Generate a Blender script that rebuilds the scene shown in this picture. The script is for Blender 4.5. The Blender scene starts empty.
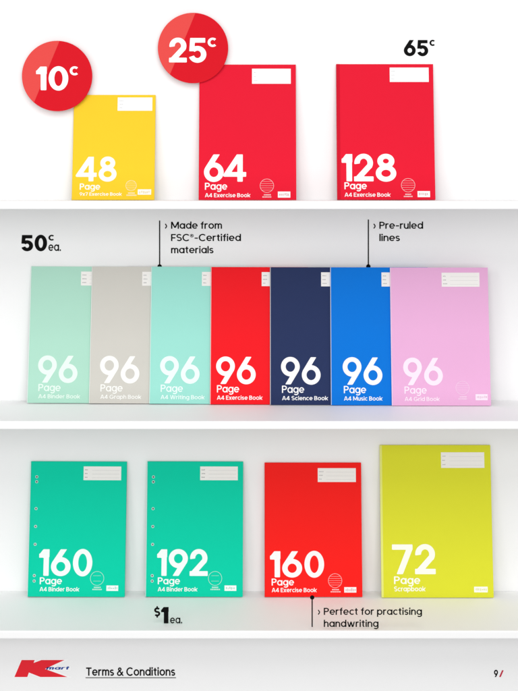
import bpy, bmesh, math, random
import numpy as np

S = bpy.context.scene
COL = S.collection
random.seed(4)

# ------------------------------------------------------------------ camera
F = 1284.0            # focal length in photo pixels
DW = 2.80             # camera to back wall, metres
ZC = 1.30             # camera height
HY = 192.0            # eye level in the photo
cd = bpy.data.cameras.new('camera')
cam = bpy.data.objects.new('camera', cd)
COL.objects.link(cam)
cam.location = (0, -DW, ZC)
cam.rotation_euler = (math.radians(90), 0, 0)
cd.sensor_fit = 'VERTICAL'
cd.sensor_height = 36.0
cd.lens = F / 691.0 * 36.0
cd.shift_y = -(345.5 - HY) / 691.0
cd.clip_end = 50
S.camera = cam

# ------------------------------------------------------------------ light
w = bpy.data.worlds.new('World')
S.world = w
w.use_nodes = True
w.node_tree.nodes['Background'].inputs[0].default_value = (1.0, 1.0, 1.0, 1)
w.node_tree.nodes['Background'].inputs[1].default_value = 0.45


def area(name, loc, target, size, power, sy=None, col=(1, 1, 1)):
    l = bpy.data.lights.new(name, 'AREA')
    l.energy = power
    l.color = col
    l.size = size
    if sy:
        l.shape = 'RECTANGLE'
        l.size_y = sy
    o = bpy.data.objects.new(name, l)
    COL.objects.link(o)
    o.location = loc
    d = [t - a for t, a in zip(target, loc)]
    from mathutils import Vector
    o.rotation_euler = Vector(d).to_track_quat('-Z', 'Y').to_euler()
    return o


area('fill_front', (0.1, -4.6, 1.3), (0, 0, 0.85), 3.2, 75, 2.6)  # unseen fill light, added to brighten the shelf bays
area('softbox_key', (-2.3, -3.3, 1.95), (0, 0, 0.9), 1.1, 16, 1.1)
area('softbox_top', (0.15, -2.7, 3.2), (0, 0, 0.9), 2.6, 42, 1.6)
S.view_settings.view_transform = 'Standard'
S.view_settings.look = 'None'
S.view_settings.exposure = 0.03
S.view_settings.gamma = 1.0


# ------------------------------------------------------------------ helpers
def lin(c):
    c = c / 255.0
    return c / 12.92 if c <= 0.04045 else ((c + 0.055) / 1.055) ** 2.4


def rgb(r, g, b, k=1.0):
    return tuple(max(0.0, min(0.93, lin(v) * k)) for v in (r, g, b))


MATS = {}


def mat(name, col, rough=0.5, spec=0.4, bump=0.0, bscale=600.0, var=0.0):
    if name in MATS:
        return MATS[name]
    m = bpy.data.materials.new(name)
    m.use_nodes = True
    nt = m.node_tree
    b = nt.nodes['Principled BSDF']
    b.inputs['Base Color'].default_value = (*col, 1)
    b.inputs['Roughness'].default_value = rough
    b.inputs['Specular IOR Level'].default_value = spec
    tc = nt.nodes.new('ShaderNodeTexCoord')
    if bump:
        n = nt.nodes.new('ShaderNodeTexNoise')
        n.inputs['Scale'].default_value = bscale
        n.inputs['Detail'].default_value = 3
        nt.links.new(tc.outputs['Object'], n.inputs['Vector'])
        bp = nt.nodes.new('ShaderNodeBump')
        bp.inputs['Strength'].default_value = bump
        bp.inputs['Distance'].default_value = 0.001
        nt.links.new(n.outputs['Fac'], bp.inputs['Height'])
        nt.links.new(bp.outputs['Normal'], b.inputs['Normal'])
    if var:
        n2 = nt.nodes.new('ShaderNodeTexNoise')
        n2.inputs['Scale'].default_value = 9.0
        n2.inputs['Detail'].default_value = 6
        nt.links.new(tc.outputs['Object'], n2.inputs['Vector'])
        mx = nt.nodes.new('ShaderNodeMix')
        mx.data_type = 'RGBA'
        mx.inputs[6].default_value = (*[c * (1 - var) for c in col], 1)
        mx.inputs[7].default_value = (*[min(0.95, c * (1 + var)) for c in col], 1)
        nt.links.new(n2.outputs['Fac'], mx.inputs[0])
        nt.links.new(mx.outputs[2], b.inputs['Base Color'])
        rr = nt.nodes.new('ShaderNodeMapRange')
        rr.inputs[3].default_value = rough - 0.06
        rr.inputs[4].default_value = rough + 0.08
        nt.links.new(n2.outputs['Fac'], rr.inputs[0])
        nt.links.new(rr.outputs[0], b.inputs['Roughness'])
    MATS[name] = m
    return m


def pages_mat():
    if 'paper_edges' in MATS:
        return MATS['paper_edges']
    m = bpy.data.materials.new('paper_edges')
    m.use_nodes = True
    nt = m.node_tree
    b = nt.nodes['Principled BSDF']
    b.inputs['Roughness'].default_value = 0.8
    tc = nt.nodes.new('ShaderNodeTexCoord')
    wv = nt.nodes.new('ShaderNodeTexWave')
    wv.bands_direction = 'Y'
    wv.inputs['Scale'].default_value = 900
    wv.inputs['Distortion'].default_value = 1.0
    nt.links.new(tc.outputs['Object'], wv.inputs['Vector'])
    cr = nt.nodes.new('ShaderNodeMix')
    cr.data_type = 'RGBA'
    cr.inputs[6].default_value = (0.62, 0.61, 0.58, 1)
    cr.inputs[7].default_value = (0.82, 0.81, 0.79, 1)
    nt.links.new(wv.outputs['Fac'], cr.inputs[0])
    nt.links.new(cr.outputs[2], b.inputs['Base Color'])
    MATS['paper_edges'] = m
    return m


def tag(o, label=None, cat=None, group=None, kind=None):
    if label:
        o['label'] = label
    if cat:
        o['category'] = cat
    if group:
        o['group'] = group
    if kind:
        o['kind'] = kind
    return o


def thing(name, label, cat, loc, rot=(0, 0, 0), group=None):
    o = bpy.data.objects.new(name, None)
    o.empty_display_size = 0.02
    COL.objects.link(o)
    o.location = loc
    o.rotation_euler = rot
    return tag(o, label, cat, group)


def link(name, me, m, parent=None, loc=None):
    o = bpy.data.objects.new(name, me)
    COL.objects.link(o)
    if m is not None:
        me.materials.append(m)
    if parent is not None:
        o.parent = parent
    if loc:
        o.location = loc
    return o


def mesh_of(name, verts, faces, smooth=False):
    me = bpy.data.meshes.new(name)
    me.from_pydata(verts, [], faces)
    me.update()
    if smooth:
        for p in me.polygons:
            p.use_smooth = True
    return me


def box_mesh(name, x0, x1, y0, y1, z0, z1, bev=0.0, segs=2):
    bm = bmesh.new()
    vs = [bm.verts.new((x, y, z)) for x in (x0, x1) for y in (y0, y1) for z in (z0, z1)]
    for f in ((0, 1, 3, 2), (4, 6, 7, 5), (0, 4, 5, 1), (2, 3, 7, 6), (0, 2, 6, 4), (1, 5, 7, 3)):
        bm.faces.new([vs[i] for i in f])
    bmesh.ops.recalc_face_normals(bm, faces=bm.faces)
    if bev:
        bmesh.ops.bevel(bm, geom=list(bm.edges), offset=bev, segments=segs, affect='EDGES', profile=0.6)
    me = bpy.data.meshes.new(name)
    bm.to_mesh(me)
    bm.free()
    return me


def px(x, y, d):
    """photo pixel at distance d from the camera -> world X, Z"""
    return (x - 259.0) * d / F, ZC - (y - HY) * d / F


# ------------------------------------------------------------------ lettering: a small geometric sans drawn with distance fields
CAP, XH = 0.72, 0.545


def f_ell(X, Y, cx, cy, rx, ry):
    return (np.hypot((X - cx) / rx, (Y - cy) / ry) - 1) * min(rx, ry)


def f_rect(X, Y, x0, y0, x1, y1):
    return np.maximum(np.abs(X - (x0 + x1) / 2) - (x1 - x0) / 2, np.abs(Y - (y0 + y1) / 2) - (y1 - y0) / 2)


def f_seg(X, Y, p, q, w):
    dx, dy = q[0] - p[0], q[1] - p[1]
    L = math.hypot(dx, dy)
    ux, uy = dx / L, dy / L
    t = (X - p[0]) * ux + (Y - p[1]) * uy
    n = -(X - p[0]) * uy + (Y - p[1]) * ux
    return np.maximum(np.abs(t - L / 2) - L / 2, np.abs(n) - w / 2)


def f_ring(X, Y, cx, cy, rx, ry, w, a0=None, a1=None):
    d = np.maximum(f_ell(X, Y, cx, cy, rx, ry), -f_ell(X, Y, cx, cy, rx - w, ry - w * 0.93))
    if a0 is not None:
        A, B = math.radians(a0), math.radians(a1)
        d0 = -(math.cos(A) * (Y - cy) - math.sin(A) * (X - cx))
        d1 = math.cos(B) * (Y - cy) - math.sin(B) * (X - cx)
        sec = np.maximum(d0, d1) if a1 - a0 <= 180 else np.minimum(d0, d1)
        d = np.maximum(d, sec)
    return d


def f_path(X, Y, pts, w):
    d = np.full(X.shape, 9.0)
    for (x0, y0), (x1, y1) in zip(pts[:-1], pts[1:]):
        dx, dy = x1 - x0, y1 - y0
        t = np.clip(((X - x0) * dx + (Y - y0) * dy) / (dx * dx + dy * dy), 0, 1)
        d = np.minimum(d, np.hypot(X - x0 - t * dx, Y - y0 - t * dy))
    d = d - w / 2
    for e, i in ((pts[0], pts[1]), (pts[-1], pts[-2])):
        dx, dy = e[0] - i[0], e[1] - i[1]
        L = math.hypot(dx, dy)
        bey = ((X - e[0]) * dx + (Y - e[1]) * dy) / L
        d = np.maximum(d, np.minimum(bey, w * 0.8 - np.hypot(X - e[0], Y - e[1])))
    return d


def arcp(cx, cy, rx, ry, a0, a1, n=14):
    return [(cx + rx * math.cos(math.radians(a0 + (a1 - a0) * i / n)),
             cy + ry * math.sin(math.radians(a0 + (a1 - a0) * i / n))) for i in range(n + 1)]


def U(*a):
    d = a[0]
    for b in a[1:]:
        d = np.minimum(d, b)
    return d


def I(*a):
    d = a[0]
    for b in a[1:]:
        d = np.maximum(d, b)
    return d


def glyph(ch, w, X, Y):
    """distance field of a character and its right edge"""
    wh = w * 0.93
    ring = lambda cx, cy, rx, ry, a0=None, a1=None: f_ring(X, Y, cx, cy, rx, ry, w, a0, a1)
    rect = lambda x0, y0, x1, y1: f_rect(X, Y, x0, y0, x1, y1)
    seg = lambda p, q, ww=w: f_seg(X, Y, p, q, ww)
    path = lambda pts, ww=w: f_path(X, Y, pts, ww)
    cy = XH / 2
    oy = cy + 0.008
    if ch == '0':
        return ring(.265, .36, .255, .372), .52
    if ch == '1':
        tri = I(rect(.02, .5, .13 + w, CAP), (Y - .60) * .6 - (X - .02) * .8)
        return U(rect(.12, 0, .12 + w, CAP), I(rect(0, .49, .14, .62), Y - .6), tri), .12 + w
    if ch == '2':
        c = w / 2
        return U(ring(.245, .485, .235, .245, -38, 188),
                 I(seg((.245 + (.235 - c) * .82, .485 - (.245 - c) * .52), (.05, .02)), -Y, -(X - .0)),
                 rect(.0, 0, .49, wh)), .49
    if ch == '4':
        return U(I(seg((.43, .80), (-.02, .12)), Y - CAP, .13 - Y, X - .44),
                 rect(.01, .13, .54, .13 + wh * .95), rect(.31, 0, .31 + w, CAP)), .54
    if ch == '5':
        return U(rect(.06, CAP - wh, .46, CAP), I(seg((.115, .76), (.085, .30), w * .92), Y - CAP, .33 - Y),
                 ring(.245, .237, .245, .248, -160, 138)), .49
    if ch in '69':
        if ch == '9':
            X2, Y2 = .53 - X, CAP - Y
        else:
            X2, Y2 = X, Y
        r = .258
        a = 58
        nx, ny = -math.sin(math.radians(a)), math.cos(math.radians(a))
        p = (.265 + nx * (r - w / 2), .25 + ny * (r - w / 2))
        q = (p[0] + math.cos(math.radians(a)) * .6, p[1] + math.sin(math.radians(a)) * .6)
        d = U(f_ring(X2, Y2, .265, .25, r, r, w), I(f_seg(X2, Y2, p, q, w), Y2 - CAP))
        return d, .523
    if ch == '7':
        return U(rect(.0, CAP - wh, .49, CAP), I(seg((.475, CAP + .04), (.145, -.08)), -Y, Y - CAP, X - .49)), .49
    if ch == '8':
        return U(ring(.265, .535, .215, .193), ring(.265, .212, .258, .222)), .523
    if ch == 'o':
        return ring(.27, oy, .265, .278), .535
    if ch == 'a':
        return U(ring(.265, oy, .26, .278), rect(.535 - w, 0, .535, XH)), .535
    if ch == 'd':
        return U(ring(.265, oy, .26, .278), rect(.535 - w, 0, .535, CAP + .02)), .535
    if ch == 'g':
        return U(ring(.265, oy, .26, .278), rect(.535 - w, -.02, .535, XH),
                 ring(.285, -.02, .25, .20, 205, 360)), .535
    if ch == 'p':
        return U(ring(.275, oy, .26, .278), rect(.005, -.2, .005 + w, XH)), .535
    if ch == 'b':
        return U(ring(.275, oy, .26, .278), rect(.005, 0, .005 + w, CAP + .02)), .535
    if ch == 'e':
        return U(ring(.265, oy, .262, .278, 0, 318), rect(.04, cy - .4 * wh, .52, cy + .45 * wh)), .527
    if ch == 'c':
        return ring(.265, oy, .262, .278, 48, 312), .46
    if ch in 'nh':
        top = XH if ch == 'n' else CAP + .02
        return U(rect(0, 0, w, top), ring(.235, XH - .23, .225, .24, 0, 180), rect(.46 - w, 0, .46, XH - .23)), .46
    if ch == 'm':
        return U(rect(0, 0, w, XH), ring(.215, XH - .2, .2, .21, 0, 180), rect(.415 - w, 0, .415, XH - .2),
                 ring(.615 - w, XH - .2, .2, .21, 0, 180), rect(.815 - 2 * w, 0, .815 - w, XH - .2)), .815 - w
    if ch == 'u':
        return U(rect(.455 - w, 0, .455, XH), ring(.225, .225, .225, .235, 180, 360), rect(0, .22, w, XH)), .455
    if ch == 'r':
        return U(rect(0, 0, w, XH), I(ring(.22, XH - .21, .21, .22, 60, 180), X - .32)), .315
    if ch in 'sS$':
        if ch == 's':
            W, Ht = .40, XH
        else:
            W, Ht = .50, CAP
        r2 = (Ht + .02 - w) / 4
        rx = (W - w) / 2
        cx = W / 2
        p = arcp(cx, Ht + .01 - w / 2 - r2, rx, r2, 28, 180, 12)
        p += arcp(cx, Ht + .01 - w / 2 - r2, rx, r2, 180, 262, 8)[1:]
        p += arcp(cx, -.01 + w / 2 + r2, rx, r2, 82, 0, 8)
        p += arcp(cx, -.01 + w / 2 + r2, rx, r2, 0, -152, 12)[1:]
        d = path(p, w * .93)
        if ch == '$':
            d = U(d, rect(cx - w * .36, CAP - .08, cx + w * .36, CAP + .10), rect(cx - w * .36, -.10, cx + w * .36, .08))
        return d, W
    if ch == 't':
        return U(rect(.09, .12, .09 + w, .68), rect(0, XH - wh * .9, .31, XH),
                 ring(.09 + .17, .16, .17, .165, 180, 275)), .32
    if ch == 'f':
        return U(rect(.09, 0, .09 + w, .56), rect(0, XH - wh * .9, .31, XH),
                 ring(.09 + .18, .56, .18, .185, 85, 180)), .31
    if ch == 'i':
        return U(rect(.01, 0, .01 + w, XH), f_ell(X, Y, .01 + w / 2, .67, w * .62, w * .62)), .02 + w
    if ch == 'l':
        return rect(0, 0, w, CAP + .02), w
    if ch == 'k':
        return U(rect(0, 0, w, CAP + .02), I(seg((.06, .13), (.52, .62), w * .95), Y - XH, -(X - w * .6)),
                 I(seg((.17, .38), (.44, -.06), w * .95), -Y)), .46
    if ch == 'w':
        return I(U(seg((.06, .6), (.235, -.07), w * .92), seg((.235, -.07), (.385, .56), w * .92),
                   seg((.385, .56), (.535, -.07), w * .92), seg((.535, -.07), (.71, .6), w * .92)), -Y, Y - XH), .77
    if ch == 'W':
        return I(U(seg((.06, .8), (.26, -.09), w * .92), seg((.26, -.09), (.46, .76), w * .92),
                   seg((.46, .76), (.66, -.09), w * .92), seg((.66, -.09), (.86, .8), w * .92)), -Y, Y - CAP), .92
    if ch == 'x':
        return I(U(seg((.03, -.06), (.43, .59)), seg((.03, .59), (.43, -.06))), -Y, Y - XH), .46
    if ch == 'A':
        return U(I(U(seg((.05, -.08), (.335, .80), w * .97), seg((.62, -.08), (.335, .80), w * .97)), -Y, Y - CAP),
                 rect(.18, .155, .49, .155 + wh * .85)), .67
    if ch == 'B':
        up = I(ring(.24, CAP - .19, .235, .19), .24 - X)
        lo = I(ring(.25, .205, .26, .205), .25 - X)
        return U(rect(0, 0, w, CAP), up, lo, rect(0, CAP - wh, .245, CAP), rect(0, 0, .255, wh),
                 rect(0, .41 - wh, .255, .41)), .51
    if ch == 'P':
        return U(rect(0, 0, w, CAP), I(ring(.25, CAP - .22, .25, .22), .25 - X), rect(0, CAP - wh, .255, CAP),
                 rect(0, CAP - .44, .255, CAP - .44 + wh)), .50
    if ch == 'C':
        return ring(.36, .36, .36, .375, 45, 315), .64
    if ch == 'G':
        return U(ring(.36, .36, .36, .375, 45, 360), rect(.36, .36 - wh, .72, .36)), .72
    if ch == 'E':
        return U(rect(0, 0, w, CAP), rect(0, CAP - wh, .44, CAP), rect(0, 0, .44, wh),
                 rect(0, .36 - wh / 2, .40, .36 + wh / 2)), .44
    if ch == 'F':
        return U(rect(0, 0, w, CAP), rect(0, CAP - wh, .44, CAP), rect(0, .33 - wh / 2, .40, .33 + wh / 2)), .44
    if ch == 'T':
        return U(rect(.26 - w / 2, 0, .26 + w / 2, CAP), rect(0, CAP - wh, .52, CAP)), .52
    if ch == 'M':
        return U(rect(0, 0, w, CAP), rect(.74 - w, 0, .74, CAP),
                 I(U(seg((w * .35, .78), (.37, .1)), seg((.74 - w * .35, .78), (.37, .1))), Y - CAP, .10 - Y)), .74
    if ch == '&':
        p = [(.60, -.02), (.19, .50)] + arcp(.27, .565, .115, .105, 200, -30, 12) + [(.14, .33)]
        p += arcp(.23, .185, .175, .145, 130, 300, 12) + [(.46, .19), (.56, .36)]
        return I(path(p, w * .9), -Y - .01), .62
    if ch == '.':
        return f_ell(X, Y, w * .6, w * .6, w * .62, w * .62), w * 1.2
    if ch == '-':
        return rect(.03, .24, .33, .24 + wh), .36
    if ch == '>':
        return U(I(seg((.0, .50), (.16, .265)), X - .3), seg((.16, .265), (.0, .03))), .22
    if ch == '/':
        return I(seg((.0, -.05), (.3, .77)), -Y, Y - CAP), .34
    if ch == '~':     # registered sign: ring with small r
        return U(f_ring(X, Y, .17, .55, .17, .17, .045), rect(.10, .47, .145, .64),
                 f_ring(X, Y, .165, .595, .075, .055, .04), f_seg(X, Y, (.16, .56), (.23, .46), .045)), .34
    return np.full(X.shape, 1.0), .22


GC = {}


def glyph_poly(ch, w, res):
    key = (ch, round(w, 3), res)
    if key in GC:
        return GC[key]
    x0, x1, y0, y1 = -.06, .98, -.26, .84
    nx, ny = int((x1 - x0) * res), int((y1 - y0) * res)
    xs, ys = np.linspace(x0, x1, nx + 1), np.linspace(y0, y1, ny + 1)
    X, Y = np.meshgrid(xs, ys)
    D, adv = glyph(ch, w, X, Y)
    D = np.where(np.abs(D) < 1e-6, 1e-6, D)
    verts, faces, idx = [], [], {}

    def vid(k, p):
        if k not in idx:
            idx[k] = len(verts)
            verts.append(p)
        return idx[k]
    ins = D < 0
    for j in range(ny):
        for i in range(nx):
            c = [(i, j), (i + 1, j), (i + 1, j + 1), (i, j + 1)]
            s = [ins[b, a] for a, b in c]
            if not any(s):
                continue
            poly = []
            for k in range(4):
                a, b = c[k], c[(k + 1) % 4]
                da, db = D[a[1], a[0]], D[b[1], b[0]]
                if s[k]:
                    poly.append(vid(a, (xs[a[0]], ys[a[1]])))
                if s[k] != s[(k + 1) % 4]:
                    t = da / (da - db)
                    kk = (min(a, b), max(a, b))
                    poly.append(vid(kk, (xs[a[0]] + t * (xs[b[0]] - xs[a[0]]), ys[a[1]] + t * (ys[b[1]] - ys[a[1]]))))
            if len(poly) >= 3:
                faces.append(poly)
    GC[key] = (verts, faces, adv)
    return GC[key]


def text_geo(s, w, res=26, track=.05):
    V, Fc, x = [], [], 0.0
    for ch in s:
        if ch == ' ':
            x += .22
            continue
        v, f, adv = glyph_poly(ch, w, res)
        o = len(V)
        V += [(x + a, b) for a, b in v]
        Fc += [[o + k for k in q] for q in f]
        x += adv + track
    return V, Fc, x - track


def lettering(name, parts, m, parent, y=0.0, slant=0.0, thick=0.0):
    """parts: (string, x0, baseline z, cap height, width or None, weight, res). One printed line or block is one mesh"""
    V, Fc = [], []
    for s, x0, z0, cap, wid, wt, res in parts:
        v, f, tw = text_geo(s, wt, res)
        k = cap / CAP
        kx = wid / tw if wid else k
        o = len(V)
        V += [(x0 + a * kx + b * k * slant, y, z0 + b * k) for a, b in v]
        Fc += [[o + i for i in q] for q in f]
    return link(name, mesh_of(name, V, Fc), m, parent)


def disc_poly(cx, cz, r, y, n=64, ring=None):
    V, Fc = [], []
    for i in range(n):
        a = 2 * math.pi * i / n
        V.append((cx + r * math.cos(a), y, cz + r * math.sin(a)))
    if ring:
        for i in range(n):
            a = 2 * math.pi * i / n
            V.append((cx + (r - ring) * math.cos(a), y, cz + (r - ring) * math.sin(a)))
        for i in range(n):
            j = (i + 1) % n
            Fc.append([i, j, n + j, n + i])
    else:
        Fc.append(list(range(n)))
    return V, Fc


def quads(rects, y):
    V, Fc = [], []
    for x0, z0, x1, z1 in rects:
        o = len(V)
        V += [(x0, y, z0), (x1, y, z0), (x1, y, z1), (x0, y, z1)]
        Fc.append([o, o + 1, o + 2, o + 3])
    return V, Fc


def merge(*vf):
    V, Fc = [], []
    for v, f in vf:
        o = len(V)
        V += v
        Fc += [[o + i for i in q] for q in f]
    return V, Fc


# ------------------------------------------------------------------ setting: wall, base board, three shelves
wall_m = mat('painted_wall', (.89, .89, .89), .75, .2, .08, 260, .008)
shelf_m = mat('white_laminate', (.925, .925, .925), .5, .15, .04, 300, .006)
ST = 0.0165           # shelf thickness
YF = -(DW - DW / 1.10)  # shelf front edge
SHELF = [ZC - (y - HY) * DW / F for y in (200.2, 400.4, 591.0)]
tag(link('wall', box_mesh('wall', -1.6, 1.6, 0, .12, -.1, 2.6), wall_m), kind='structure')
shelf_labels = ['topmost white shelf, carrying the yellow and two crimson exercise books',
                'middle white shelf, carrying seven overlapping 96 page books',
                'bottom white shelf, carrying two teal binder books, a red book and a lime scrapbook']
for z, lb in zip(SHELF, shelf_labels):
    o = link('shelf', box_mesh('shelf', -1.5, 1.5, YF, -.0004, z - ST, z, .0035, 4), shelf_m)
    tag(o, lb, 'shelf', 'white display shelves on the wall')
BY = YF + .11         # base board front
tag(link('base_board', box_mesh('base_board', -1.5, 1.5, BY, BY + .018, -.1, SHELF[2] - ST - .0006), wall_m),
    kind='structure')

# ------------------------------------------------------------------ the books
def drill(o, holes, y0, y1, r=.0022):
    bm = bmesh.new()
    for hx, hz in holes:
        ret = bmesh.ops.create_cone(bm, cap_ends=True, segments=20, radius1=r, radius2=r, depth=y1 - y0)
        bmesh.ops.rotate(bm, verts=ret['verts'], cent=(0, 0, 0),
                         matrix=__import__('mathutils').Matrix.Rotation(math.pi / 2, 3, 'X'))
        bmesh.ops.translate(bm, verts=ret['verts'], vec=(hx, (y0 + y1) / 2, hz))
    me = bpy.data.meshes.new('cutter')
    bm.to_mesh(me)
    bm.free()
    c = bpy.data.objects.new('cutter', me)
    COL.objects.link(c)
    c.parent = o.parent
    md = o.modifiers.new('holes', 'BOOLEAN')
    md.object = c
    md.operation = 'DIFFERENCE'
    md.solver = 'EXACT'
    bpy.context.view_layer.update()
    dg = bpy.context.evaluated_depsgraph_get()
    new = bpy.data.meshes.new_from_object(o.evaluated_get(dg))
    o.modifiers.clear()
    o.data = new
    bpy.data.objects.remove(c)


def cover_mesh(W, H, T):
    """one folded sheet: front, rounded fold on the left, back"""
    t = .00035
    R = min(T / 2, .0028)

    def prof(off):
        p = [(W - off * 0, off - .0004), (W - .004, off - .00015), (W - .012, off), (W * .5, off), (.02, off), (.008, off)]
        r = R - off
        for i in range(7):
            a = math.radians(90 * i / 6)
            p.append((R - r * math.sin(a), R - r * math.cos(a)))
        for i in range(7):
            a = math.radians(90 * i / 6)
            p.append((R - r * math.cos(a), T - R + r * math.sin(a)))
        p += [(.02, T - off), (W * .5, T - off), (W, T - off)]
        return p
    out, inn = prof(0), prof(t)
    n = len(out)
    V = []
    for z in (0, H):
        V += [(x, y, z) for x, y in out] + [(x, y, z) for x, y in inn]
    Fc = []
    N = 2 * n
    for i in range(n - 1):
        Fc.append([i, i + 1, N + i + 1, N + i])                       # outside
        Fc.append([n + i + 1, n + i, N + n + i, N + n + i + 1])       # inside
        Fc.append([i + 1, i, n + i, n + i + 1])                       # bottom rim
        Fc.append([N + i, N + i + 1, N + n + i + 1, N + n + i])       # top rim
    Fc.append([0, N, N + n, n])
    Fc.append([n - 1, 2 * n - 1, N + 2 * n - 1, N + n - 1])
    me = mesh_of('cover', V, Fc)
    bm = bmesh.new()
    bm.from_mesh(me)
    bmesh.ops.recalc_face_normals(bm, faces=bm.faces)
    bm.to_mesh(me)
    bm.free()
    return me


paper = pages_mat()
tiny_grey = mat('grey_print', (.36, .35, .35), .6, .3)


def book(name, label, cat, left, right, bottom, top, W, H, T, shelf, foot, color, ink, number, title,
         num_x, num_w, num_z, num_h, page_x, page_w, page_z, page_h, ttl_w, ttl_z, ttl_h, panel, panel_lines,
         icon=None, mark=None, holes=None, tape=False, group=None, lean=None, roll=0.0, panel_col=(.84, .82, .79), bold=.140, fold=None, sag=.0015):
    """edges in photo pixels; foot = distance of the front bottom edge from the wall"""
    if lean is None:
        s = .15
        for _ in range(20):
            s = math.asin(max(.01, (foot - .0012 - T * math.cos(s)) / H))
        lean = s
    d = DW - foot
    x = px(left, 0, d)[0]
    zf = shelf + T * math.sin(lean) + .0004 + max(0.0, math.sin(roll)) * W
    g = thing(name, label, cat, (x, -foot, zf), (-lean, roll, 0), group)
    kx = W / (right - left)
    kz = H / (bottom - top)
    X = lambda p: (p - left) * kx
    Z = lambda p: (bottom - p) * kz
    color = tuple(c * .94 for c in color)
    cm = mat('cover ' + name + ' ' + label[:24], color, .50, .07, .16, 1100, .022)
    im = mat('ink ' + label[:24], ink, .55, .25)
    cov = link('cover', cover_mesh(W, H, T), cm, g)
    pg = link('page_block', box_mesh('page_block', .0026, W - .0012, .0006, T - .0006, .0008, H - .0008), paper, g)
    if holes:
        hp = [(X(hx), Z(hz)) for hx, hz in holes]
        drill(cov, hp, -.003, T + .003)
        drill(pg, hp, -.003, T + .003)
        for hx, hz in hp:  # added pale rings, painted to brighten the dark holes
            link('hole_brightener', mesh_of('hole_brightener', *disc_poly(hx, hz, .0030, -.0002, 28, ring=.0008)),
                 mat('pale_hole_brightener', (.80, .84, .82), .6, .1), g)
    if tape:
        tm = mat('tape ' + label[:24], tuple(c * .80 for c in color), .5, .06, .25, 1500)
        link('spine_tape', box_mesh('spine_tape', -.0006, X(left + 3.2), -.00025, T + .00025, -.0001, H + .0001, .0002), tm, g)
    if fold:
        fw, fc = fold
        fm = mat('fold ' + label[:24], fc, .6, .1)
        link('pale_spine_or_highlight', box_mesh('pale_spine_or_highlight', -.0004, fw, -.0002, T * .5, .0002, H - .0002, .00015), fm, g)  # pale strip paints the edge highlight; on the scrapbook it is the spine
    yi = -.00022
    wt = bold
    lettering('page_count', [(number, X(num_x), Z(num_z), num_h * kz, num_w * kx, wt, 56)], im, g, yi)
    lettering('lettering', [('Page', X(page_x), Z(page_z), page_h * kz, page_w * kx, bold * .88, 34)], im, g, yi)
    lettering('title', [(title, X(page_x), Z(ttl_z), ttl_h * kz, ttl_w * kx, .125, 26)], im, g, yi)
    # name panel with its printed prompts
    x0, z0, x1, z1 = panel
    pm = mat('panel ' + label[:24], panel_col, .6, .2)
    pan = link('name_panel', mesh_of('name_panel', *quads([(X(x0), Z(z1), X(x1), Z(z0))], yi)), pm, g)
    ln = []
    rr = random.Random(label)
    hh = (z1 - z0)
    for k in range(3):
        zz = z0 + hh * (.25 + .27 * k)
        xx = x0 + 1.4
        for _ in range(rr.choice((3, 4))):
            wd = rr.uniform(.5, 1.0)
            ln.append((X(xx), Z(zz + .42), X(xx + wd), Z(zz - .42 + rr.uniform(-.15, .15))))
            xx += wd + .28
        ln.append((X(x0 + 8.5), Z(zz + .55), X(x1 - 1.6), Z(zz + .42)))
    if panel_lines:
        lm = mat('prompt_print %.2f' % panel_lines, (panel_lines,) * 3, .6, .2)
        link('prompt_lines', mesh_of('prompt_lines', *quads(ln, yi - .0001)), lm, pan)
    if icon:
        cx, cz, r = icon
        geo = [disc_poly(X(cx), Z(cz), r * kx, yi, 56, ring=.00075)]
        if not holes:
            rows = []
            for k in (-.62, -.31, 0, .31, .62):
                hw = math.sqrt(1 - k * k) * r - .6
                rows.append((X(cx - hw), Z(cz + k * r + .11), X(cx + hw), Z(cz + k * r - .11)))
        else:
            rows = [(X(cx - r * .55), Z(cz + k), X(cx + r * .55), Z(cz + k - .22)) for k in (-2.6, 2.8)]
        for row, n in ((0, 4), (1, 6)):
            zz = cz + r + 2.0 + row * 2.1
            tw = 3.0 + row * 1.5
            xx = cx - tw
            while xx < cx + tw:
                wd = rr.uniform(.55, 1.15)
                rows.append((X(xx), Z(zz + .6), X(xx + wd), Z(zz - .6)))
                xx += wd + .3
        geo.append(quads(rows, yi))
        link('ruling_icon', mesh_of('ruling_icon', *merge(*geo)),
             mat('fine_ink ' + label[:24], tuple(.32 * a + .66 * b for a, b in zip(color, ink)), .55, .1), g)
    if mark:
        x0, z0, x1, z1 = mark
        fr = link('certification_mark', mesh_of('certification_mark', *quads([(X(x0), Z(z1), X(x1), Z(z0))], yi)), im, g)
        rows = []
        xx = x0 + 1.3
        zm = (z0 + z1) / 2
        while xx < x1 - 1.6:
            wd = rr.uniform(.7, 1.5)
            rows.append((X(xx), Z(zm + rr.uniform(.6, 1.5)), X(xx + wd), Z(zm - rr.uniform(.5, 1.6))))
            xx += wd + rr.uniform(.35, .7)
        link('mark_print', mesh_of('mark_print', *quads(rows, yi - .0001)),
             mat('mark_print ' + label[:24], tuple(.28 * a + .55 * b for a, b in zip(color, ink)), .6, .2), fr)
    # a book leaning on a wall sags a little between its foot and its top edge
    for ch in [o for o in COL.objects if o.parent == g or (o.parent and o.parent.parent == g)]:
        bm = bmesh.new()
        bm.from_mesh(ch.data)
        if ch.name.split('.')[0] in ('cover', 'page_block', 'spine_tape', 'pale_spine_or_highlight'):
            for q in range(1, 14):
                bmesh.ops.bisect_plane(bm, geom=list(bm.verts) + list(bm.edges) + list(bm.faces),
                                       plane_co=(0, 0, H * q / 14), plane_no=(0, 0, 1))
        for v in bm.verts:
            v.co.y += sag * math.sin(math.pi * v.co.z / H)
        bm.to_mesh(ch.data)
        bm.free()
    return g


WHITE = (.86, .86, .86)
Z1, Z2, Z3 = SHELF
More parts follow.
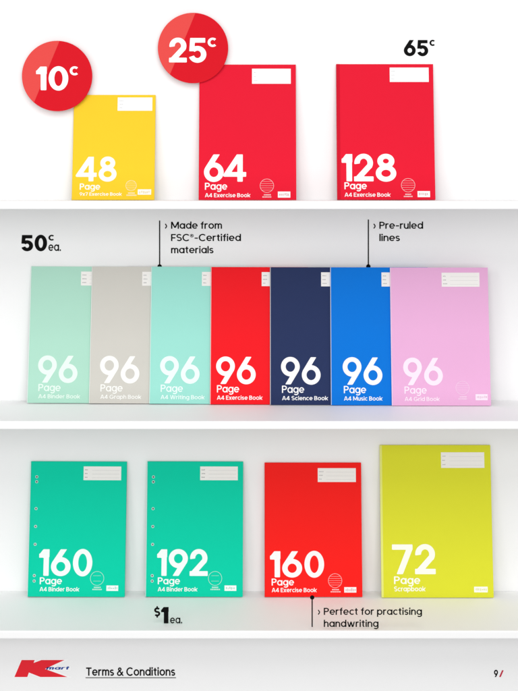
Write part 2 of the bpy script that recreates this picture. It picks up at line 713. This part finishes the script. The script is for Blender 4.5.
# --- top shelf
book('exercise_book', 'small yellow exercise book numbered 48 with a blank white name panel', 'exercise book',
     71.4, 153.9, 199.3, 95, .178, .231, .0035, Z1, .040, rgb(252, 212, 46, .90), (.90, .88, .80), '48', '9x7 Exercise Book',
     77.2, 38.6, 181, 24.3, 79.3, 20.4, 189.3, 6.2, 42, 195.2, 3.3, (115.8, 97.6, 150.7, 110.8), .60,
     (130.6, 185.2, 5.4), (137.3, 188.9, 150.7, 194.2), panel_col=(.92, .92, .92))
RED1 = rgb(250, 26, 56, .80)
book('exercise_book', 'crimson exercise book numbered 64, standing between the yellow book and the 128 page book', 'exercise book',
     198.5, 296.5, 201, 66, .210, .297, .004, Z1, .045, RED1, WHITE, '64', 'A4 Exercise Book',
     203.5, 42.7, 183, 27, 204.8, 22.4, 191, 6.9, 45.5, 198.4, 4.0, (252, 70.2, 291.3, 85.3), .62,
     (267, 187, 7), (278, 192.8, 290.5, 198.8), panel_col=(.92, .92, .92), group='crimson books on the top shelf')
book('exercise_book', 'crimson exercise book numbered 128 with a taped spine, rightmost on the top shelf', 'exercise book',
     337.6, 435.6, 201.3, 66.3, .210, .297, .0075, Z1, .047, RED1, WHITE, '128', 'A4 Exercise Book',
     342, 54.8, 183.2, 27, 344.6, 22.4, 191, 6.9, 46, 198.4, 4.0, (391.5, 69.8, 431, 84.2), .62,
     (408.5, 187, 7), (417.8, 192.8, 430.3, 198.8), tape=True, panel_col=(.92, .92, .92), group='crimson books on the top shelf')

# --- middle shelf: seven 96 page books, each overlapping the one on its left
row2 = [
    ('pale mint green binder book numbered 96, leftmost of the overlapping row', 'A4 Binder Book', 27.0, 9.6, 42.0,
     rgb(176, 222, 202, .98), (.73, .86, .78), 'binder_book', 'binder book'),
    ('pale warm grey graph book numbered 96, between the mint book and the aqua book', 'A4 Graph Book', 89.0, 9.8, 41.0,
     rgb(208, 205, 197, .98), (.84, .84, .81), 'graph_book', 'graph book'),
    ('pale aqua writing book numbered 96, between the grey book and the red book', 'A4 Writing Book', 149.3, 9.9, 44.0,
     rgb(158, 225, 211, .98), (.75, .88, .84), 'writing_book', 'writing book'),
    ('bright red exercise book numbered 96 in the row of seven', 'A4 Exercise Book', 210.0, 5.6, 45.5,
     rgb(240, 24, 34, 1.0), WHITE, 'exercise_book', 'exercise book'),
    ('dark navy blue science book numbered 96', 'A4 Science Book', 270.2, 10.6, 46.0,
     rgb(40, 53, 93, .95), WHITE, 'science_book', 'science book'),
    ('bright blue music book numbered 96', 'A4 Music Book', 331.2, 11.6, 38.5,
     rgb(0, 116, 214, 1.0), WHITE, 'music_book', 'music book'),
    ('pink book numbered 96, frontmost and rightmost of the overlapping row', 'A4 Grid Book', 392.2, 11.4, 35.0,
     rgb(236, 178, 219, .96), (.88, .73, .83), 'grid_book', 'grid book'),
]
T2 = .0048
lean2 = math.asin((.046 - T2) / .297)
for i, (lb, ttl, lf, nx_, tw, c, ink, nm, ct) in enumerate(row2):
    bt = 402.6 + .45 * i
    foot = .046 + i * .0051
    rt = lf + .210 * F / (DW - foot)
    book(nm, lb, ct, lf, rt, bt, bt - 137.5, .210, .2935, T2, Z2, foot, c, ink, '96', ttl,
         lf + nx_, 40.0, bt - 20.2, 27.0, lf + nx_ + 1.2, 22.3, bt - 11.8, 7.2, tw, bt - 4.6, 4.1,
         (rt - 47, bt - 132.4, rt - 8.6, bt - 118.2), .42, (rt - 28.2, bt - 17.6, 6.8), (rt - 15.3, bt - 11.4, rt - 3.2, bt - 5.4),
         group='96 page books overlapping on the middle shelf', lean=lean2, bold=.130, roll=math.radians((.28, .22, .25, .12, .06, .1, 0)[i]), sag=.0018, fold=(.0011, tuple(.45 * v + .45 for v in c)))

# --- bottom shelf
TEAL = rgb(0, 206, 168, .98)
H7 = (476, 481, 508.3, 526.3, 544.3, 575.6, 581.0)
for lb, lf, num, nw, nx_ in (('teal punched binder book numbered 160, leftmost on the bottom shelf', 27.2, '160', 53.4, 38),
                             ('teal punched binder book numbered 192, standing above the one dollar price', 145.5, '192', 50.8, 156.6)):
    o = lf - 27.2
    up = 0 if o == 0 else 1.4
    book('binder_book', lb, 'binder book', lf, lf + 97, 596.6, 460.4, .2085, .2845, .008 if o == 0 else .0095, Z3, .046, TEAL, (.84, .88, .86),
         num, 'A4 Binder Book', nx_, nw, 575.8, 26.6, 39.2 + o, 22.2, 584.2, 6.9, 39.6, 591.2, 4.2,
         (80.8 + o, 465.2, 118.8 + o, 479.2), .34, (96.5 + o, 578.2, 6.9), (106 + o, 585.2, 117.8 + o, 590.6),
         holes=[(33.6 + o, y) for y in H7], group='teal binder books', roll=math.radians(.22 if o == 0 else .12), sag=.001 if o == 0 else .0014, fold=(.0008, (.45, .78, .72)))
book('exercise_book', 'red exercise book numbered 160 on the bottom shelf', 'exercise book',
     264.6, 361.6, 597, 461.8, .210, .2825, .008, Z3, .046, rgb(250, 30, 26, 1.0), WHITE, '160', 'A4 Exercise Book',
     270, 53.8, 577.4, 26, 271.6, 22.2, 585.6, 6.9, 44.6, 592.2, 4.2, (318, 467.3, 356.2, 481.4), .46,
     (334.6, 580.8, 6.9), (343.6, 587.2, 355.6, 592.6), tape=False)
book('scrapbook', 'large lime yellow scrapbook numbered 72 with a pale spine', 'scrapbook',
     381.8, 492.8, 597.4, 445, .240, .321, .007, Z3, .050, rgb(222, 223, 52, .98), (.90, .90, .80), '72', 'Scrapbook',
     392.6, 43.2, 574.3, 29.5, 394.2, 26, 584, 7.6, 31, 591.2, 4.8, (443, 452.2, 486.5, 468), .46,
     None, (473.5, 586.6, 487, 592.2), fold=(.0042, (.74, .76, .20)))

# ------------------------------------------------------------------ page overlay graphics, added as wall lettering, discs and standing sheets
black = mat('black_graphic', (.004, .004, .004), .7, .06)
white_v = mat('white_graphic', (.93, .93, .93), .5, .3)


def on(d):
    k = d / F
    return k


def wall_group(name, label, cat, x, y, d, yoff, group=None):
    X0, Z0 = px(x, y, d)
    return thing(name, label, cat, (X0, -(DW - d) - yoff, Z0), group=group), d / F


# black overlay prices and callouts, set on the wall as lettering
g, k = wall_group('price_overlay', 'black 65c overlay price set on the wall above the 128 page book', 'price', 403.5, 56, DW, .0004)
lettering('price', [('65', .2 * k, 0, 16 * k, 24.6 * k, .16, 48)], black, g)
lettering('cent_sign', [('c', 26.0 * k, 10 * k, 6 / .75 * k, 5.6 * k, .15, 40)], black, g)
g, k = wall_group('price_overlay', 'black 50c each overlay price set on the wall above the mint book', 'price', 21, 251, DW, .0004)
lettering('price', [('50', 0, 0, 16 * k, 26 * k, .165, 48)], black, g)
lettering('cent_sign', [('c', 27.3 * k, 10.4 * k, 5.6 / .75 * k, 5.8 * k, .14, 40)], black, g)
lettering('unit_lettering', [('ea.', 27.3 * k, 0, 6.4 / .75 * k, 12.6 * k, .12, 40)], black, g)


def callout(label, lx, ly0, ly1, lines, chev, d=DW, yoff=.0004, base=None):
    X0, Z0 = px(lx, ly1, d)
    g = thing('callout', label, 'callout', (X0, -(DW - d) - yoff, Z0), group='black callouts with leader lines')
    k = d / F
    hw = .62 * k
    V, Fc = quads([(-hw, 0, hw, (ly1 - ly0) * k)], 0)
    dot = max(ly0, ly1) if base is None else base
    dz = (ly1 - dot) * k
    link('leader_line', mesh_of('leader_line', *quads([(-hw, min(0, 0), hw, (ly1 - ly0) * k)], 0)), black, g)
    link('leader_dot', mesh_of('leader_dot', *disc_poly(0, dz, 2.2 * k, -.0002, 32)), black, g)
    for s, x, yb, wd in lines:
        lettering('text_line', [(s, (x - lx) * k, (ly1 - yb) * k, 7.1 * k, wd * k, .124, 40)], black, g)
    lettering('chevron', [('>', (chev[0] - lx) * k, (ly1 - chev[1]) * k, 7.2 * k, None, .11, 36)], black, g)
    return g


callout('black callout reading Made from certified materials, its leader ending above the aqua book', 159.6, 220.5, 266.4,
        [('Made from', 171, 228.8, 51), ('FSC~-Certified', 171, 241.1, 70), ('materials', 171, 253.3, 42.5)], (165.2, 228.8))
callout('black callout reading Pre-ruled lines, its leader ending above the blue music book', 368.4, 219.5, 266.4,
        [('Pre-ruled', 379.4, 228.8, 43.8), ('lines', 379.4, 241.1, 20.6)], (373.8, 228.8))

# near-invisible sheets added on the bottom shelf to carry black overlay text
acr = bpy.data.materials.new('clear_carrier')
acr.use_nodes = True
nt = acr.node_tree
for n in list(nt.nodes):
    nt.nodes.remove(n)
out = nt.nodes.new('ShaderNodeOutputMaterial')
mx = nt.nodes.new('ShaderNodeMixShader')
tr = nt.nodes.new('ShaderNodeBsdfTransparent')
gl = nt.nodes.new('ShaderNodeBsdfGlossy')
gl.inputs['Roughness'].default_value = .08
tr.inputs['Color'].default_value = (.999, .999, .999, 1)
mx.inputs[0].default_value = .003
nt.links.new(tr.outputs[0], mx.inputs[1])
nt.links.new(gl.outputs[0], mx.inputs[2])
nt.links.new(mx.outputs[0], out.inputs[0])

DS = (ZC - Z3) * F / (630.4 - HY)      # near the front edge of the shelf


def sheet(parent, x0, x1, z1, base):
    link('added_clear_sheet', box_mesh('added_clear_sheet', x0, x1, .0003, .0013, base, z1), acr, parent)


DS2 = (ZC - Z3) * F / (624.2 - HY)
g, k = wall_group('price_overlay', 'black one dollar each overlay price set below the teal 192 page book', 'price', 161, 623.4, DS2, 0)
lettering('price', [('1', 0, 0, 16.4 * k, 7.4 * k, .20, 48)], black, g)
lettering('dollar_sign', [('$', -7 * k, 7.0 * k, 9.0 * k, 6.3 * k, .17, 44)], black, g)
lettering('unit_lettering', [('ea.', 9 * k, 0, 5.6 / .74 * k, 12.2 * k, .125, 40)], black, g)
sheet(g, -8 * k, 22.5 * k, 18 * k, -(624.2 - 623.4) * k + .0003)
g = callout('black callout reading Perfect for practising handwriting, in front of the red 160 page book', 312.2, 597.4, 627.0,
            [('Perfect for practising', 323.8, 614.9, 98.3), ('handwriting', 323.8, 627, 54.8)], (318.2, 614.9), d=DS, yoff=0, base=597.4)
k = DS / F
sheet(g, -3 * k, 112 * k, 32 * k, -(630.4 - 627.0) * k + .0003)

# overlay price badges made into round discs; their short studs are added
disc_m = mat('red_price_badge', rgb(228, 24, 40, .82), .6, .06)
facet_m = mat('pale_red_print', rgb(240, 82, 78, .84), .6, .06)


def price_badge(label, cx, cy, r, num, nx0, nx1, nb, nh, c0, c1, cb, ch_, yoff):
    d = DW - yoff
    X0, Z0 = px(cx, cy, d)
    g = thing('price_badge', label, 'price disc', (X0, -yoff, Z0), group='round red price discs')
    k = d / F
    R = r * k
    bm = bmesh.new()
    bmesh.ops.create_cone(bm, cap_ends=True, segments=96, radius1=R, radius2=R, depth=.0016)
    from mathutils import Matrix
    bmesh.ops.rotate(bm, verts=bm.verts, cent=(0, 0, 0), matrix=Matrix.Rotation(math.pi / 2, 3, 'X'))
    bmesh.ops.translate(bm, verts=bm.verts, vec=(0, .0008, 0))
    me = bpy.data.meshes.new('disc')
    bm.to_mesh(me)
    bm.free()
    link('disc', me, disc_m, g)
    a0, a1 = math.radians(86), math.radians(229)
    V = [(R * math.cos(a0 + (a1 - a0) * i / 40), -.0002, R * math.sin(a0 + (a1 - a0) * i / 40)) for i in range(41)]
    link('printed_facet', mesh_of('printed_facet', V, [list(range(41))]), facet_m, g)
    lettering('price', [(num, (nx0 - cx) * k, (cy - nb) * k, nh * k, (nx1 - nx0) * k, .148, 56)], white_v, g, -.0004)
    lettering('cent_sign', [('c', (c0 - cx) * k, (cy - cb) * k, ch_ / .75 * k, (c1 - c0) * k, .14, 44)], white_v, g, -.0004)
    bm = bmesh.new()
    bmesh.ops.create_cone(bm, cap_ends=True, segments=20, radius1=.006, radius2=.006, depth=yoff - .002)
    bmesh.ops.rotate(bm, verts=bm.verts, cent=(0, 0, 0), matrix=Matrix.Rotation(math.pi / 2, 3, 'X'))
    bmesh.ops.translate(bm, verts=bm.verts, vec=(-.02, .0016 + (yoff - .002) / 2, .02))
    me = bpy.data.meshes.new('added_stud')
    bm.to_mesh(me)
    bm.free()
    link('added_stud', me, wall_m, g)


price_badge('round red 10c overlay price badge across the corner of the yellow book', 57, 76, 35.2, '10', 36, 68.2, 90.2, 23.6,
           69.6, 78.2, 75.4, 8.8, .0165)
price_badge('round red 25c overlay price badge across the corner of the 64 page book', 193, 48, 35.2, '25', 169, 206.3, 62.4, 24.4,
           207.6, 216.4, 47, 9, .0145)

# page footer graphics, added onto the base board
DB = DW + BY
g, k = wall_group('footer_logo', 'red and blue store logo with a white outline from the page footer', 'logo', 14.3, 676.9, DB, .0004)
K = [(28, 207), (75, 97), (160, 97), (152, 116), (204, 97), (352, 97), (226, 155), (372, 207), (196, 207), (122, 178), (112, 207)]


def lp(p):
    return ((p[0] - 28) / 6.475 * k, (207 - p[1]) / 6.475 * k)


def tri_poly(name, pts, y, m, parent):
    bm = bmesh.new()
    vs = [bm.verts.new((a, y, b)) for a, b in pts]
    f = bm.faces.new(vs)
    bm.normal_update()
    bmesh.ops.triangulate(bm, faces=[f])
    me = bpy.data.meshes.new(name)
    bm.to_mesh(me)
    bm.free()
    return link(name, me, m, parent)


outl = [(18, 213), (69, 90), (170, 90), (168, 101), (200, 90), (378, 90), (372, 101), (300, 136), (392, 136), (396, 166), (300, 166), (400, 207), (396, 213),
        (190, 213), (126, 188), (118, 213)]
tri_poly('outline', [lp(p) for p in outl], 0, white_v, g)
tri_poly('letter', [lp(p) for p in K], -.0002, mat('logo_red', rgb(226, 22, 40), .45, .3), g)
lettering('wordmark', [('mart', lp((232, 0))[0], lp((0, 159))[1], 3.3 * k, 22.5 * k, .16, 44)],
          mat('logo_blue', rgb(24, 66, 150), .45, .3), g, -.0002, slant=.5)
g, k = wall_group('footer_lettering', 'black underlined Terms & Conditions lettering beside the red logo', 'lettering', 86, 675.7, DB, .0004)
lettering('text_line', [('Terms & Conditions', 0, 0, 8.3 * k, 89.2 * k, .128, 44)], black, g)
link('underline', mesh_of('underline', *quads([(-.5 * k, -2.4 * k, 90 * k, -1.6 * k)], 0)), mat('grey_graphic', (.08, .08, .08), .5, .3), g)
g, k = wall_group('page_number', 'small black 9 with a red slash at the foot right corner', 'page number', 494, 677, DB, .0004)
lettering('numeral', [('9', 0, 0, 7.2 * k, 4.1 * k, .15, 44)], black, g)
lettering('slash', [('/', 5.8 * k, 0, 6.8 * k, 3.8 * k, .14, 36)], mat('dark_red_graphic', rgb(190, 30, 60), .5, .3), g)
